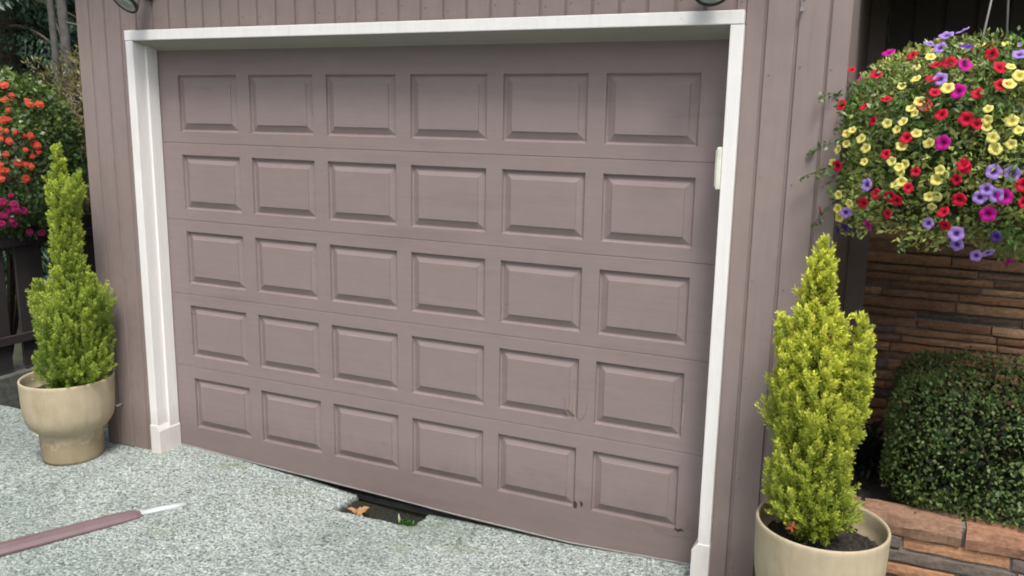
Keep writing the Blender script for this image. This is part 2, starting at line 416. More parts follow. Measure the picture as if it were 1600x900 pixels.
for k in range(4):   # the rebated tongue seen as a dark line between two sections
    t=MB(); t.box(.006,W-.006,.0035,.04,SE[k+1]-.003,SE[k+1]+.003); t.build('joint_strip',M['door'],gd)
sl=MB()
xx=np.linspace(.006,W-.006,40); vs=[]
for x in xx:
    z=zbot(x); vs+=[(x,.001,z-.0005),(x,-.001,z-.006),(x,.004,z-.013),(x,.03,z-.013),(x,.03,z-.0005)]
fs=[(i*5+a,i*5+(a+1)%5,(i+1)*5+(a+1)%5,(i+1)*5+a) for i in range(len(xx)-1) for a in range(5)]
sl.add(vs,fs); sl.build('bottom_seal',M['rubber'],gd)
# cracked and chipped paint on the lower right of the door
def splinter(pts,w,mat,name='crack',y=-.0012,parent=gd):
    m=MB(); n=len(pts); vs=[]
    for i,(x,z) in enumerate(pts):
        a=pts[max(i-1,0)]; b=pts[min(i+1,n-1)]; dx,dz=b[0]-a[0],b[1]-a[1]; l=math.hypot(dx,dz) or 1
        ww=w*(math.sin(math.pi*(i+.35)/(n-.3))*.8+.2)*random.uniform(.7,1.3)/2
        vs+=[(x-dz/l*ww,y,z+dx/l*ww),(x+dz/l*ww,y,z-dx/l*ww)]
    vs+=[(x,.001,z) for x,y_,z in vs]
    k=2*n
    fs=[(2*i,2*i+1,2*i+3,2*i+2) for i in range(n-1)]+[(2*i,2*i+2,2*i+2+k,2*i+k) for i in range(n-1)]+[(2*i+3,2*i+1,2*i+1+k,2*i+3+k) for i in range(n-1)]
    m.add(vs,fs); return m.build(name,mat,parent)
M['crackc']=flat_mat('dark_crack',(.05,.03,.028),.9); M['worn']=flat_mat('worn_paint',(.42,.33,.29),.6); M['creased']=flat_mat('creased_paint',(.20,.15,.14),.6)
splinter([(2.515,.195),(2.520,.182),(2.518,.168),(2.523,.160)],.017,M['crackc'],'chip')
splinter([(2.545,.200),(2.552,.188),(2.549,.172)],.013,M['crackc'],'chip')
splinter([(3.000,.163),(3.018,.157),(3.030,.165),(3.042,.160)],.016,M['crackc'],'chip')
splinter([(2.90,.142),(2.96,.128),(3.02,.126),(3.08,.135),(3.125,.137)],.006,M['creased'])
splinter([(2.86,.165),(2.93,.148),(2.99,.150)],.005,M['creased'])
splinter([(3.05,.155),(3.058,.18),(3.056,.21),(3.062,.235)],.005,M['creased'])
splinter([(3.06,.17),(3.09,.178),(3.125,.176)],.005,M['creased'])
splinter([(2.447,.70),(2.455,.64),(2.475,.615),(2.500,.600)],.005,M['creased'])
splinter([(2.560,.69),(2.556,.64),(2.54,.612),(2.52,.602)],.004,M['creased'])
splinter([(2.50,.71),(2.496,.65),(2.506,.61)],.003,M['worn'])
splinter([(3.010,.76),(3.009,.70),(3.006,.655)],.004,M['worn'],'scratch')

# concrete sill strip under the siding edge / white contact box on the right jamb
cb=thing('contact_box','small ivory plastic box fixed inside the right door jamb','switch box',(W,-.11,1.80))
b_=MB(); b_.box(-.020,-.001,-.055,.02,-.083,.083); b_.build('housing',M['plastic'],cb,bevel=.004)
b_=MB(); b_.box(-.026,-.0205,-.046,.011,-.072,.072); b_.build('cover',M['plastic'],cb,bevel=.002)

# floodlights over the opening
def floodlight(name,label,loc,rz,tilt):
    t=thing(name,label,'wall lamp',loc,'lamps above the garage door')
    a=MB(); a.lathe([(.0,0),(.055,0),(.055,.012),(.05,.02),(0.0,.02)],24)
    a.v=[(x,-z,y) for x,y,z in a.v]; a.build('mount_plate',M['black'],t,smooth=False)
    a=MB(); a.tube([(0,-.02,0),(0,-.07,.005),(.0,-.10,-.02)],.012,10); a.build('arm',M['black'],t,smooth=True)
    rot=Matrix.Rotation(rz,4,'Z')@Matrix.Rotation(tilt,4,'X'); off=Vector((0,-.115,-.03))
    def tr(m): m.v=[tuple(rot@Vector(p)+off) for p in m.v]; return m
    a=MB(); a.lathe([(.0,.07),(.03,.068),(.034,.03),(.045,.0),(.066,-.045),(.068,-.06),(.064,-.062)],40); tr(a).build('lamp_shade',M['shade'],t,smooth=True)
    a=MB(); a.lathe([(.064,-.058),(.071,-.058),(.073,-.066),(.071,-.074),(.062,-.074),(.06,-.066),(.064,-.058)],40); tr(a).build('rim',M['black'],t,smooth=True)
    a=MB(); a.lathe([(.0625,-.070),(.05,-.076),(.03,-.080),(.0,-.082)],40); tr(a).build('lens',M['lens'],t,smooth=True)
    return t
M['shade']=flat_mat('green_grey_enamel',(.28,.31,.26),.25,.2); M['lens']=flat_mat('frosted_lens',(.35,.38,.35),.12,.3,.8)
floodlight('floodlight','black-rimmed flood lamp above the left end of the white header',(.12,GY,2.605),R(-10),R(-42))
floodlight('floodlight','pale green flood lamp above the right end of the white header',(3.075,GY,2.538),R(20),R(-45))

# small ironmongery
e=thing('eye_bolt','small grey eye bolt low on the siding beside the left pot','eye bolt',(-.294,GY,.279))
a=MB(); a.tube([(0,0,0),(0,-.03,0)],.004,8); a.build('shank',M['steel'],e,smooth=True)
a=MB(); a.tube([(.011*math.cos(w),-.03-.011+.011*math.sin(w),0) for w in np.linspace(0,2*math.pi,15)],.0032,6); a.build('eye',M['steel'],e,smooth=True)
a=MB(); a.tube([(0,.0,0),(.0,-.014,.002)],[.004,.0055],8); a.tube([(.0,-.014,.002),(0,-.018,.002)],.008,10)
tag(a.build('wall_screw',M['steel'],None,loc=(3.398,GY,2.395)),'tiny screw head high on the siding right of the doorway','screw')
# ------------------------------------------------------------------ house recess to the right: brick below, boards coloured dark for shade above
YB=1.0
house=thing('house_wing','recessed house wall, long rust brown bricks below shade-darkened vertical boards','house',(5.3,YB,0))
def H(mb,name,mat,**k): return rel(mb,house).build(name,mat,house,**k)
def brick_courses(mb,x0,x1,z0,z1,y,ch,lmin,lmax,seed,dep=.012,gap=.008,pal=None,end=None):
    r=random.Random(seed); z=z1; k=0
    while z>z0:
        h=ch*r.uniform(.72,1.22); zb=max(z0,z-h)
        x=x0-r.uniform(0,lmin)
        while x<x1:
            l=r.uniform(lmin,lmax); a=max(x,x0); b=min(x+l-gap,x1)
            if b-a>.02:
                c=Vector(r.choice(pal)); c=c*r.uniform(.75,1.25)
                d=r.uniform(0,dep)*(1 if r.random()<.8 else 1.9)
                bz=zb+gap*.8; tz=z; n=max(2,int((b-a)/.05)); 
                X=[a+(b-a)*i/n for i in range(n+1)]; vs=[]; 
                ph=r.uniform(0,9)
                for i,xx in enumerate(X):
                    e=.0035 if i in (0,n) else 0
                    w=lambda q:.0018*math.sin(xx*37+q+ph)+.001*math.sin(xx*91+q*3+ph)
                    vs+=[(xx,y+.01,bz),(xx,y-d+e,bz+.004+w(1)),(xx,y-d-.002+e+w(7),(bz+tz)/2+w(2)),(xx,y-d+e,tz-.004+w(4)),(xx,y+.01,tz)]
                fs=[(i*5+q,(i+1)*5+q,(i+1)*5+q+1,i*5+q+1) for i in range(n) for q in range(4)]
                fs+=[(4,3,2,1,0),tuple(n*5+q for q in range(5))]
                mb.add(vs,fs,c)
            x+=l
        z=zb; k+=1
WPAL=[(.44,.235,.13),(.36,.195,.12),(.50,.28,.16),(.30,.18,.125),(.47,.235,.125),(.20,.15,.12),(.54,.33,.19),(.40,.22,.14)]
bk=MB(); brick_courses(bk,3.655,7.0,.20,1.655,YB,.052,.22,.46,5,.018,.007,WPAL); H(bk,'brick_wall',M['brick'],col=True)
mo=MB(); mo.box(3.60,7.0,YB+.004,YB+.12,-.1,1.66); H(mo,'mortar_backing',M['mortar'])
up=MB(); boards(up,3.645,7.0,1.662,3.0,YB-.03,3.76,.131,.010); H(up,'board_siding',M['shade_siding'])
cbd=MB(); cbd.box(3.576,3.652,YB-.050,YB-.037,.2,2.67); cbd.box(3.576,3.665,YB-.036,YB-.032,.2,1.66); cbd.box(3.576,3.64,YB-.03,YB+.1,.2,2.67); H(cbd,'corner_board',M['siding'],bevel=.002)
so=MB(); so.box(3.580,7.2,.14,YB+.4,2.71,2.76); so.box(3.580,7.2,.10,.139,2.68,2.87); H(so,'soffit',M['shade_siding'])  # unseen overhang, placed above the view to shade the recess
sw=MB(); sw.box(6.4,6.5,.2,YB,-.1,2.78); H(sw,'shading_wall',M['shade_siding'])  # unseen wall, added only to darken the recess
# loose wire on the upper boards
a=MB(); a.tube([(3.668,YB-.045,2.60),(3.655,YB-.06,2.52),(3.662,YB-.06,2.46),(3.655,YB-.055,2.42),(3.668,YB-.06,2.36)],.004,6)
H(a,'loose_wire',M['cord'],smooth=True)

# brick planter
pl=thing('brick_planter','low planter of flat reddish bricks beneath the clipped hedge','planter',(4.9,-.03,0))
PPAL=[(.36,.20,.135),(.25,.17,.13),(.31,.20,.15),(.17,.135,.115),(.42,.22,.12),(.16,.125,.11),(.36,.19,.12)]
PYF=-.03; PT=.447
bk=MB(); brick_courses(bk,3.585,6.3,-.05,PT-.092,PYF,.066,.26,.52,11,.014,.010,PPAL); rel(bk,pl).build('brick_face',M['brick'],pl,col=True)
CAPP=[(.34,.20,.13),(.26,.165,.115),(.38,.195,.12)]
cp=MB(); x=3.585; r=random.Random(4); ws=[.195,.375,.39,.40,.37,.4,.4,.3]
for i,w in enumerate(ws):
    c=Vector(CAPP[[1,0,2,1,0,2,0,1][i]]); n=8; xa,xb=x,min(x+w-.016,6.3)
    P=[]
    for j in range(n+1):
        xx=xa+(xb-xa)*j/n; q=lambda s:.003*math.sin(xx*31+s)+.002*math.sin(xx*83+2*s)
        P+=[(xx,PYF-.012+q(0),PT-.088),(xx,PYF-.022+q(1)*1.3,PT-.045+q(3)),(xx,PYF-.014+q(2),PT-.004+q(1)*.6),(xx,PYF+.10,PT+q(2)*.5),(xx,PYF+.10,PT-.088)]
    fs=[(j*5+a,(j+1)*5+a,(j+1)*5+(a+1)%5,j*5+(a+1)%5) for j in range(n) for a in range(5)]+[(4,3,2,1,0),tuple(n*5+a for a in range(5))]
    cp.add(P,fs,c); x+=w
rel(cp,pl).build('cap_bricks',M['brick'],pl,col=True)
mo=MB(); mo.box(3.58,6.3,PYF+.006,PYF+.09,-.1,PT-.012); rel(mo,pl).build('mortar_backing',M['mortar'],pl)
so=MB(); nx,ny=70,24
V=[]; 
for j in range(ny):
    for i in range(nx):
        X=3.578+2.72*i/(nx-1); Y=PYF+.08+.89*j/(ny-1); V.append((X,Y,PT-.045+.02*math.sin(X*9+Y*4)+random.uniform(-.008,.008)))
so.add(V,[(j*nx+i,j*nx+i+1,(j+1)*nx+i+1,(j+1)*nx+i) for j in range(ny-1) for i in range(nx-1)])
rel(so,pl).build('soil',M['soil'],pl,smooth=True)

# clipped hedge
def fbm(P,s,seed=0):
    r=np.random.default_rng(seed); v=np.zeros(len(P))
    for k in range(6):
        d=r.normal(size=3); d/=np.linalg.norm(d); v+=np.sin(P@d*s*(1+k*.45)+r.uniform(0,6.28))/(1+k*.3)
    return v/3
hd=thing('clipped_hedge','dense dark green box-shaped hedge growing in the brick planter','hedge',(4.75,.42,PT-.04))
def hedge_leaves(n,shell):
    # rounded box, leaves near the skin
    hx,hy,hz=.90,.41,.27; c=np.array([0,0,.29])
    u=unit(n); s=np.abs(u)/np.array([hx,hy,hz]); p_=6.5
    # superellipsoid sampling by box faces
    P=rng.uniform(-1,1,(n,3)); a=rng.choice([0,1,2,2,1],n); sg=rng.choice([-1,1],n,p=[.5,.5])
    P[np.arange(n),a]=sg
    q=(np.abs(P)**p_).sum(1)**(1/p_); P=P/q[:,None]
    Nn=nrm(np.sign(P)*np.abs(P)**(p_-1)/np.array([hx,hy,hz]))
    P=P*np.array([hx,hy,hz])
    b=fbm(P,9,1)*.026+fbm(P,25,2)*.014; st_=rng.random(n)<.012; b=b+st_*rng.uniform(.01,.05,n)
    dep=rng.exponential(.018,n)*shell-.008
    P=P+Nn*(b-dep)[:,None]+c
    return P,Nn,dep
P,Nn,dep=hedge_leaves(30000,1.0)
keep=(P[:,1]<.30)|(rng.random(len(P))<.3); P,Nn,dep=P[keep],Nn[keep],dep[keep]
D=nrm(Nn*.55+unit(len(P))*.8+np.array([0,0,.25])); N=nrm(Nn*.8+unit(len(P))*.6)
k=rng.random(len(P))[:,None]
clump=np.clip(.5+fbm(P,14,5)[:,None]*.9,0,1)
C=np.array([.05,.105,.03])*(1-k)+np.array([.24,.33,.10])*k
C=C*(.75+.5*clump); new=(rng.random(len(P))<.05+.07*(P[:,2]>.48)); C[new]=np.array([.13,.17,.045])*rng.uniform(.7,1.1,(new.sum(),1))
rd=rng.random(len(P))<.004; C[rd]=np.array([.30,.05,.03])
leaves('foliage',P,D,N,rng.uniform(.012,.026,len(P)),rng.uniform(.008,.015,len(P)),C,M['leaf'],hd,.18,six=False)
P=rng.uniform(-1,1,(7000,3))*np.array([.84,.36,.22])+np.array([0,0,.28])
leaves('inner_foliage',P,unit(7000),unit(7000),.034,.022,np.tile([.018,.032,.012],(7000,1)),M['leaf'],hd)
tw=MB()
for i in range(36):
    x,y=random.uniform(-.8,.8),random.uniform(-.3,.3)
    tw.tube([(x,y,0),(x+random.uniform(-.05,.05),y+random.uniform(-.05,.05),.2),(x+random.uniform(-.12,.12),y+random.uniform(-.1,.1),.5)],[.008,.006,.003],6)
tag(tw.build('stems',M['bark'],hd,smooth=True),kind='stuff')
# strappy dark plant in the corner of the planter
sp=thing('shade_plant','dark strap-leaved plant in the shadow between the pot cypress and the hedge','plant',(3.76,.55,PT-.04))
n=160; a=rng.uniform(0,6.28,n); el=rng.uniform(.5,1.4,n); D=np.stack([np.cos(a)*np.cos(el),np.sin(a)*np.cos(el),np.sin(el)],1)
Pp=[];Dd=[];Nn_=[];LL=[]
for i in range(n):
    L=rng.uniform(.12,.30); p=np.array([rng.normal()*.02,rng.normal()*.02,0]); d=D[i].copy()
    for s in range(4):
        Pp.append(p.copy());Dd.append(d.copy());Nn_.append(np.cross(np.cross(d,[0,0,1]),d)+1e-3);LL.append(L/3.4); p=p+d*L/4; d=d+np.array([0,0,-.28]); d/=np.linalg.norm(d)
leaves('foliage',np.array(Pp),np.array(Dd),np.array(Nn_),np.array(LL),.018,np.tile([.03,.05,.035],(len(Pp),1)),M['leaf'],sp)

# ------------------------------------------------------------------ pots
def pot(label,loc,rim=.247,hgt=.49,rot=0):
    t=thing('plant_pot',label,'flower pot',loc,'matching sand coloured pots'); t.rotation_euler=(0,0,rot)
    m=MB(); s=hgt/.49; k=rim/.247
    pr=[(0,.0),(.150,.0),(.160,.004),(.163,.02),(.166,.10),(.168,.165),(.172,.178),(.190,.190),(.212,.212),(.230,.245),(.239,.285),(.243,.34),(.2455,.42),(.247,.468),(.2475,.482),(.245,.4885),(.241,.490),(.2365,.487),(.234,.478),(.231,.44),(.226,.36),(.0,.36)]
    m.lathe([(r*k,z*s) for r,z in pr],96); m.build('pot_body',M['pot'],t,smooth=True)
    so=MB(); V=[];n=26
    idx={}
    for j in range(n):
        for i in range(n):
            x=(i/(n-1)*2-1)*.232*k; y=(j/(n-1)*2-1)*.232*k; 
            if x*x+y*y<(.234*k)**2: idx[i,j]=len(V); V.append((x,y,.395*s+.012*math.sin(x*30)*math.cos(y*25)+random.uniform(-.007,.009)))
    F=[(idx[i,j],idx[i+1,j],idx[i+1,j+1],idx[i,j+1]) for i in range(n-1) for j in range(n-1) if all(q in idx for q in ((i,j),(i+1,j),(i+1,j+1),(i,j+1)))]
    so.add(V,F); so.build('soil',M['soil'],t,smooth=False)
    return t
potL=pot('sand coloured pot with narrow foot, left of the garage door',(-.45,-.37,.008),.247,.483)
potR=pot('sand coloured pot at the right corner, in front of the brick planter',(3.645,-.375,.0),.241,.508,rot=1.1)

# ------------------------------------------------------------------ golden cypresses
def cypress(label,loc,spires,nplume,cols,yellow,bot,group,twigc=.5):
    """spires: list of (x,y,[(z,r),...], weight)"""
    t=thing('golden_cypress',label,'conifer',loc,group)
    trunk=MB(); x0,y0,pr,_=spires[0]
    ax=lambda z:np.array([np.interp(z,[p[0] for p in pr],[p[2] for p in pr]),np.interp(z,[p[0] for p in pr],[p[3] for p in pr])])
    zt=pr[-1][0]
    trunk.tube([(*ax(z),z) for z in np.linspace(-.02,zt-.06,10)],list(np.linspace(.018,.003,10)),8)
    trunk.build('trunk',M['bark'],t,smooth=True)
    P=[];D=[];N=[];L=[];Wd=[];C=[]
    limb=MB(); pr0=spires[0][2]; NS=lambda q:float(fbm(q,42,77)[0])
    for (sx,sy,pr,w) in spires:
        zs=np.array([p[0] for p in pr]); rs=np.array([p[1] for p in pr]); cxs=np.array([p[2] for p in pr]); cys=np.array([p[3] for p in pr])
        m=int(nplume*w)
        zz=np.linspace(zs[0],zs[-1],200); wt=np.interp(zz,zs,rs)+.02; cdf=np.cumsum(wt)/wt.sum()
        for k in range(m):
            z=np.interp(rng.random(),cdf,zz); th=rng.uniform(0,2*np.pi); r=np.interp(z,zs,rs)
            rr_=max(r,.06); lump=1+.07*math.sin(3*th+z*9)+.16*NS(np.array([[math.cos(th)*rr_,math.sin(th)*rr_,z*.5]]))
            r*=lump
            f=rng.random()**.45           # mostly near the skin
            Lp=rng.uniform(.05,.085)*(1 if r>.06 else .6+r*4)
            if k%9==0: Lp*=rng.uniform(1.3,1.9)
            rad=max(0,r-.30*Lp)*f
            cx,cy=np.interp(z,zs,cxs),np.interp(z,zs,cys)
            base=np.array([cx+rad*math.cos(th),cy+rad*math.sin(th),z-Lp*.62])
            out=np.array([math.cos(th),math.sin(th),0])
            upw=rng.uniform(1.0,2.0) if z>bot+.12 else rng.uniform(.3,1.1)
            ax_=nrm(out*rng.uniform(.35,.75)+np.array([0,0,1])*upw+rng.normal(size=3)*.13)
            if k%40==0: limb.tube([(cx*.8+base[0]*.2,cy*.8+base[1]*.2,z-Lp*.62-.05),tuple(base)],[.003,.0015],5)
            # sprigs up the plume
            a1=nrm(np.cross(ax_,[.3,.2,1])); a2=np.cross(ax_,a1)
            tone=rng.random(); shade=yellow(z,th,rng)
            ns=int(8+Lp*80)
            for s in range(ns):
                u=(s+.3)/ns; ph=s*2.4+rng.uniform(-.3,.3)
                o=a1*math.cos(ph)+a2*math.sin(ph)
                p0=base+ax_*Lp*u; sl=Lp*.34*(1-u)**.55+.008
                sd_=nrm(ax_*1.0+o*.75*(1-u*.5)); nl=4
                for q in range(nl):
                    pp=p0+sd_*sl*q/nl; side=(-1)**q
                    d=nrm(sd_+np.cross(sd_,o)*side*.5+rng.normal(size=3)*.22)
                    P.append(pp);D.append(d);N.append(o+rng.normal(size=3)*.3);L.append(rng.uniform(.009,.015));Wd.append(rng.uniform(.0050,.0075))
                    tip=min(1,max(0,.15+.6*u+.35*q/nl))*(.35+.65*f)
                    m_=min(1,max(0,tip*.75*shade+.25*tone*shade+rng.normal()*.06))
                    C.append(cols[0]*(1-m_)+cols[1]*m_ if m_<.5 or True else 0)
    P=np.array(P);D=np.array(D);N=np.array(N)
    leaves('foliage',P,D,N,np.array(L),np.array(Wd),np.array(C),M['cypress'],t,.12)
    Pi=[];
    for k in range(2600):
        z=rng.uniform(pr0[0][0],pr0[-3][0]); r=np.interp(z,[p[0] for p in pr0],[p[1] for p in pr0])*.72*math.sqrt(rng.random()); th=rng.uniform(0,6.28)
        Pi.append((np.interp(z,[p[0] for p in pr0],[p[2] for p in pr0])+r*math.cos(th),r*math.sin(th),z-.02))
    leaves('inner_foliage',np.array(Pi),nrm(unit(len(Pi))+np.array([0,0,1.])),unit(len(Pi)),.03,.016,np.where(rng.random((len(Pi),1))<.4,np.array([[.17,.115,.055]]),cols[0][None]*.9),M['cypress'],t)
    return t
def sp_(pts,w=1): return (0,0,pts,w)
# right tree (local z from soil at .40)
zR=.40
Rmain=[(.08,.09,-.03,0),(.12,.140,-.035,0),(.20,.175,-.045,0),(.32,.182,-.045,0),(.45,.165,-.04,0),(.60,.162,-.048,0),(.72,.145,-.06,0),(.82,.120,-.065,0),(.90,.098,-.07,0),(.98,.078,-.074,0),(1.05,.062,-.075,0),(1.11,.056,-.074,0),(1.15,.036,-.073,0),(1.19,.016,-.07,0),(1.215,.003,-.068,0)]
Rmain=[(z*.97,r*.84,x-.008,y) for z,r,x,y in Rmain]
Rs=[sp_(Rmain,.80),
    sp_([(.55,.05,-.14,-.05),(.72,.050,-.165,-.05),(.82,.036,-.185,-.05),(.89,.006,-.195,-.05)],.07),
    sp_([(.40,.05,.05,-.03),(.60,.05,.075,-.03),(.76,.042,.080,-.03),(.85,.032,.078,-.03),(.915,.005,.076,-.03)],.09),
    sp_([(.45,.06,-.165,.0),(.62,.055,-.18,.0),(.70,.01,-.185,.0)],.05),]
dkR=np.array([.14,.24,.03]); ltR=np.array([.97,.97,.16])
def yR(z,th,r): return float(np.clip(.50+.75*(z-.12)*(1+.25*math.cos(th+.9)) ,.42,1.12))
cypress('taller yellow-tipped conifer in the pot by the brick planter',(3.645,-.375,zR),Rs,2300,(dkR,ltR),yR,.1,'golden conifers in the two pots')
zL=.39
Lmain=[(.08,.10,.07,0),(.13,.155,.075,0),(.24,.180,.085,0),(.40,.190,.095,0),(.55,.195,.10,0),(.62,.185,.105,0),(.67,.120,.10,0),(.74,.09,.095,0),(.90,.072,.09,0),(1.10,.075,.10,0),(1.20,.085,.115,0),(1.24,.088,.125,0),(1.26,.06,.11,0),(1.29,.026,.09,0),(1.38,.024,.082,0),(1.44,.018,.078,0),(1.475,.004,.075,0)]
Lmain=[(z*.945,r*1.03,x,y) for z,r,x,y in Lmain]
Ls=[sp_(Lmain,.84),
    sp_([(1.06,.022,.04,0),(1.15,.020,.03,0),(1.21,.012,.025,0),(1.24,.003,.022,0)],.025),
    sp_([(1.07,.03,.16,-.02),(1.13,.032,.20,-.02),(1.20,.026,.225,-.02),(1.26,.003,.24,-.02)],.035),
    sp_([(.42,.05,.24,-.02),(.56,.05,.265,-.02),(.66,.035,.285,-.02),(.72,.006,.295,-.02)],.05),
    sp_([(.40,.05,-.06,-.08),(.56,.05,-.07,-.08),(.67,.01,-.06,-.08)],.04)]
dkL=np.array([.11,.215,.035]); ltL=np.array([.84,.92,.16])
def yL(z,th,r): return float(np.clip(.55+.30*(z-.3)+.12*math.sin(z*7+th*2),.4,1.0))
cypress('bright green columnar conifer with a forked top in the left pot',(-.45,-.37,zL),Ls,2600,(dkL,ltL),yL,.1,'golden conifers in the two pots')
# russet leaf caught in the right tree, leaf on the driveway
def dry_leaf(name,label,loc,rot,size,cols,parent=None):
    r=random.Random(size*1000); n=40; vs=[(0,0,.004)]
    for i in range(n):
        w=2*math.pi*i/n; lobe=.36+.64*abs(math.cos(w*2.5))**2.2*(1-.12*(i%2))+r.uniform(-.04,.04)
        if abs(w-math.pi)<.5: lobe*=.6
        vs.append((size*lobe*math.cos(w),size*lobe*math.sin(w)*.9,.012*math.sin(w*3+1)*(size/.05)+r.uniform(0,.008)))
    m=MB(); m.add(vs,[(0,1+i,1+(i+1)%n) for i in range(n)])
    m.c=[tuple(Vector(cols[0]).lerp(Vector(cols[1]),r.random())) for _ in m.v]
    m.tube([(-size*.5,0,.003),(-size*1.0,.004,.008),(-size*1.25,.0,.016)],.0016,5,c=cols[0])
    o=m.build(name,M['dry'],None,col=True,loc=loc); o.rotation_euler=rot
    s=o.modifiers.new('thickness','SOLIDIFY'); s.thickness=.0012
    return tag(o,label,'leaf')
dry_leaf('fallen_leaf','curled tan maple leaf lying on the dark hole at the door threshold',(1.365,-.135,-.055),(.25,-.15,.7),.062,((.36,.19,.09),(.60,.36,.19)))
dry_leaf('dead_leaf','small russet leaf caught low in the right conifer',(3.555,-.575,.555),(1.2,.2,.3),.024,((.25,.07,.035),(.36,.12,.06)))
# weeds at the broken threshold
wd=thing('weed','small green weed sprouting at the edge of the broken threshold','weed',(1.655,-.118,-.075))
n=90; a=rng.uniform(0,6.28,n); el=rng.uniform(.25,1.4,n); D=np.stack([np.cos(a)*np.cos(el),np.sin(a)*np.cos(el),np.sin(el)],1)
P=np.stack([rng.normal(size=n)*.022,rng.normal(size=n)*.018,rng.uniform(0,.02,n)],1)
leaves('foliage',P,D,unit(n),rng.uniform(.014,.038,n),rng.uniform(.006,.012,n),np.array([.035,.10,.02])*rng.uniform(.6,1.6,(n,1)),M['leaf'],wd)
st=MB()
for i in range(7):
    st.tube([(P[i][0],P[i][1],0),(P[i][0]+random.uniform(-.01,.01),P[i][1],.03)],[.0015,.001],5)
gr=MB(); gr.tube([(-.045,-.002,.0),(-.043,-.004,.03),(-.046,-.006,.062)],[.006,.007,.001],6,c=(1,1,1)); 
M['pale_sprout']=flat_mat('pale_sprout',(.35,.45,.22),.6); gr.build('sprout',M['pale_sprout'],wd,smooth=True)
# dark twig debris at the foot of the right casing
tg=MB()
for i in range(26):
    x=3.262+random.gauss(0,.03); y=-.168+random.uniform(-.03,.01); a=random.uniform(0,3.14); l=random.uniform(.01,.035)
    tg.tube([(x,y,.012+i*.0009),(x+l*math.cos(a),y+l*.4*math.sin(a),.014+i*.001+random.uniform(-.002,.008))],.0035,5)
tag(tg.build('leaf_litter',M['bark']),'dark leaf litter heaped at the foot of the right siding','debris',kind='stuff')

# maroon painted stick on the driveway
sk=thing('painted_stick','maroon painted wooden strip lying on the driveway with a thin white tip','wooden strip',(.34,-1.06,.006))
a_=Vector((.492,-.745)); b_=Vector((-.06,-1.86)); L_=(b_-a_).length
sk.location=(a_.x,a_.y,.003); sk.rotation_euler=(0,0,math.atan2(b_.y-a_.y,b_.x-a_.x))
m=MB(); hw=.046; sec=[(-hw,0),(-hw,.016),(-hw+.014,.030),(.002,.033),(hw-.016,.025),(hw,.012),(hw,0)]
st_=[(-.012,.45,.4),(.03,.85,.9),(.10,1,1),(L_*.4,1.08,1),(L_,1.15,1.02)]
V=[(x,y*sy,z*sz) for x,sy,sz in st_ for y,z in sec]; k=len(sec)
m.add(V,[(i*k+j,i*k+(j+1)%k,(i+1)*k+(j+1)%k,(i+1)*k+j) for i in range(len(st_)-1) for j in range(k)]+[tuple(range(k-1,-1,-1)),tuple(range((len(st_)-1)*k,len(st_)*k))])
m.build('strip_body',M['plank'],sk,bevel=.002)
m=MB(); m.tube([(-.0,.0,.010),(-.08,.004,.009),(-.15,.012,.006),(-.22,.018,.004)],[.020,.022,.020,.016],8); m.v=[(x,y,z*.7+.001) for x,y,z in m.v]
m.build('bare_tip',M['white_tip'],sk,smooth=True)

# ------------------------------------------------------------------ fence on a low kerb at the left
fn=thing('board_fence','dark brown vertical board fence standing on a low concrete kerb','fence',(-1.78,1.0,0))
def FN(mb,name,mat,**k): return rel(mb,fn).build(name,mat,fn,**k)
kb=MB(); kb.box(-1.95,-1.75,-.9,5,-.1,.158); o=kb.build('kerb',flat_mat('weathered_concrete',(.10,.105,.095),.9,nscale=30,amp=.35),bevel=.012)
tag(o,'low weathered concrete kerb beneath the dark board fence','kerb')
y=-.86; r=random.Random(2)
ypos=[(-.86,.20),(-.62,.19),(-.38,.2),(-.13,.19),(.075,.165),(.325,.205),(.60,.20),(.86,.2),(1.12,.2),(1.38,.2),(1.64,.2),(1.9,.2),(2.16,.2),(2.42,.2),(2.7,.2),(3.0,.2)]
for (y,w) in ypos:
    b_=MB(); b_.box(-1.80,-1.778,y,y+w-.003,.185,1.21+r.uniform(-.008,.008)); FN(b_,'board',M['fence'],bevel=.002)
for z in (.40,1.08):
    b_=MB(); b_.box(-1.776,-1.745,-.9,3.4,z-.03,z+.03); FN(b_,'rail',M['fence'],bevel=.003)
for y in (-.88,1.05,3.0):
    b_=MB(); b_.box(-1.90,-1.81,y,y+.09,.16,1.25); FN(b_,'post',M['fence'],bevel=.003)

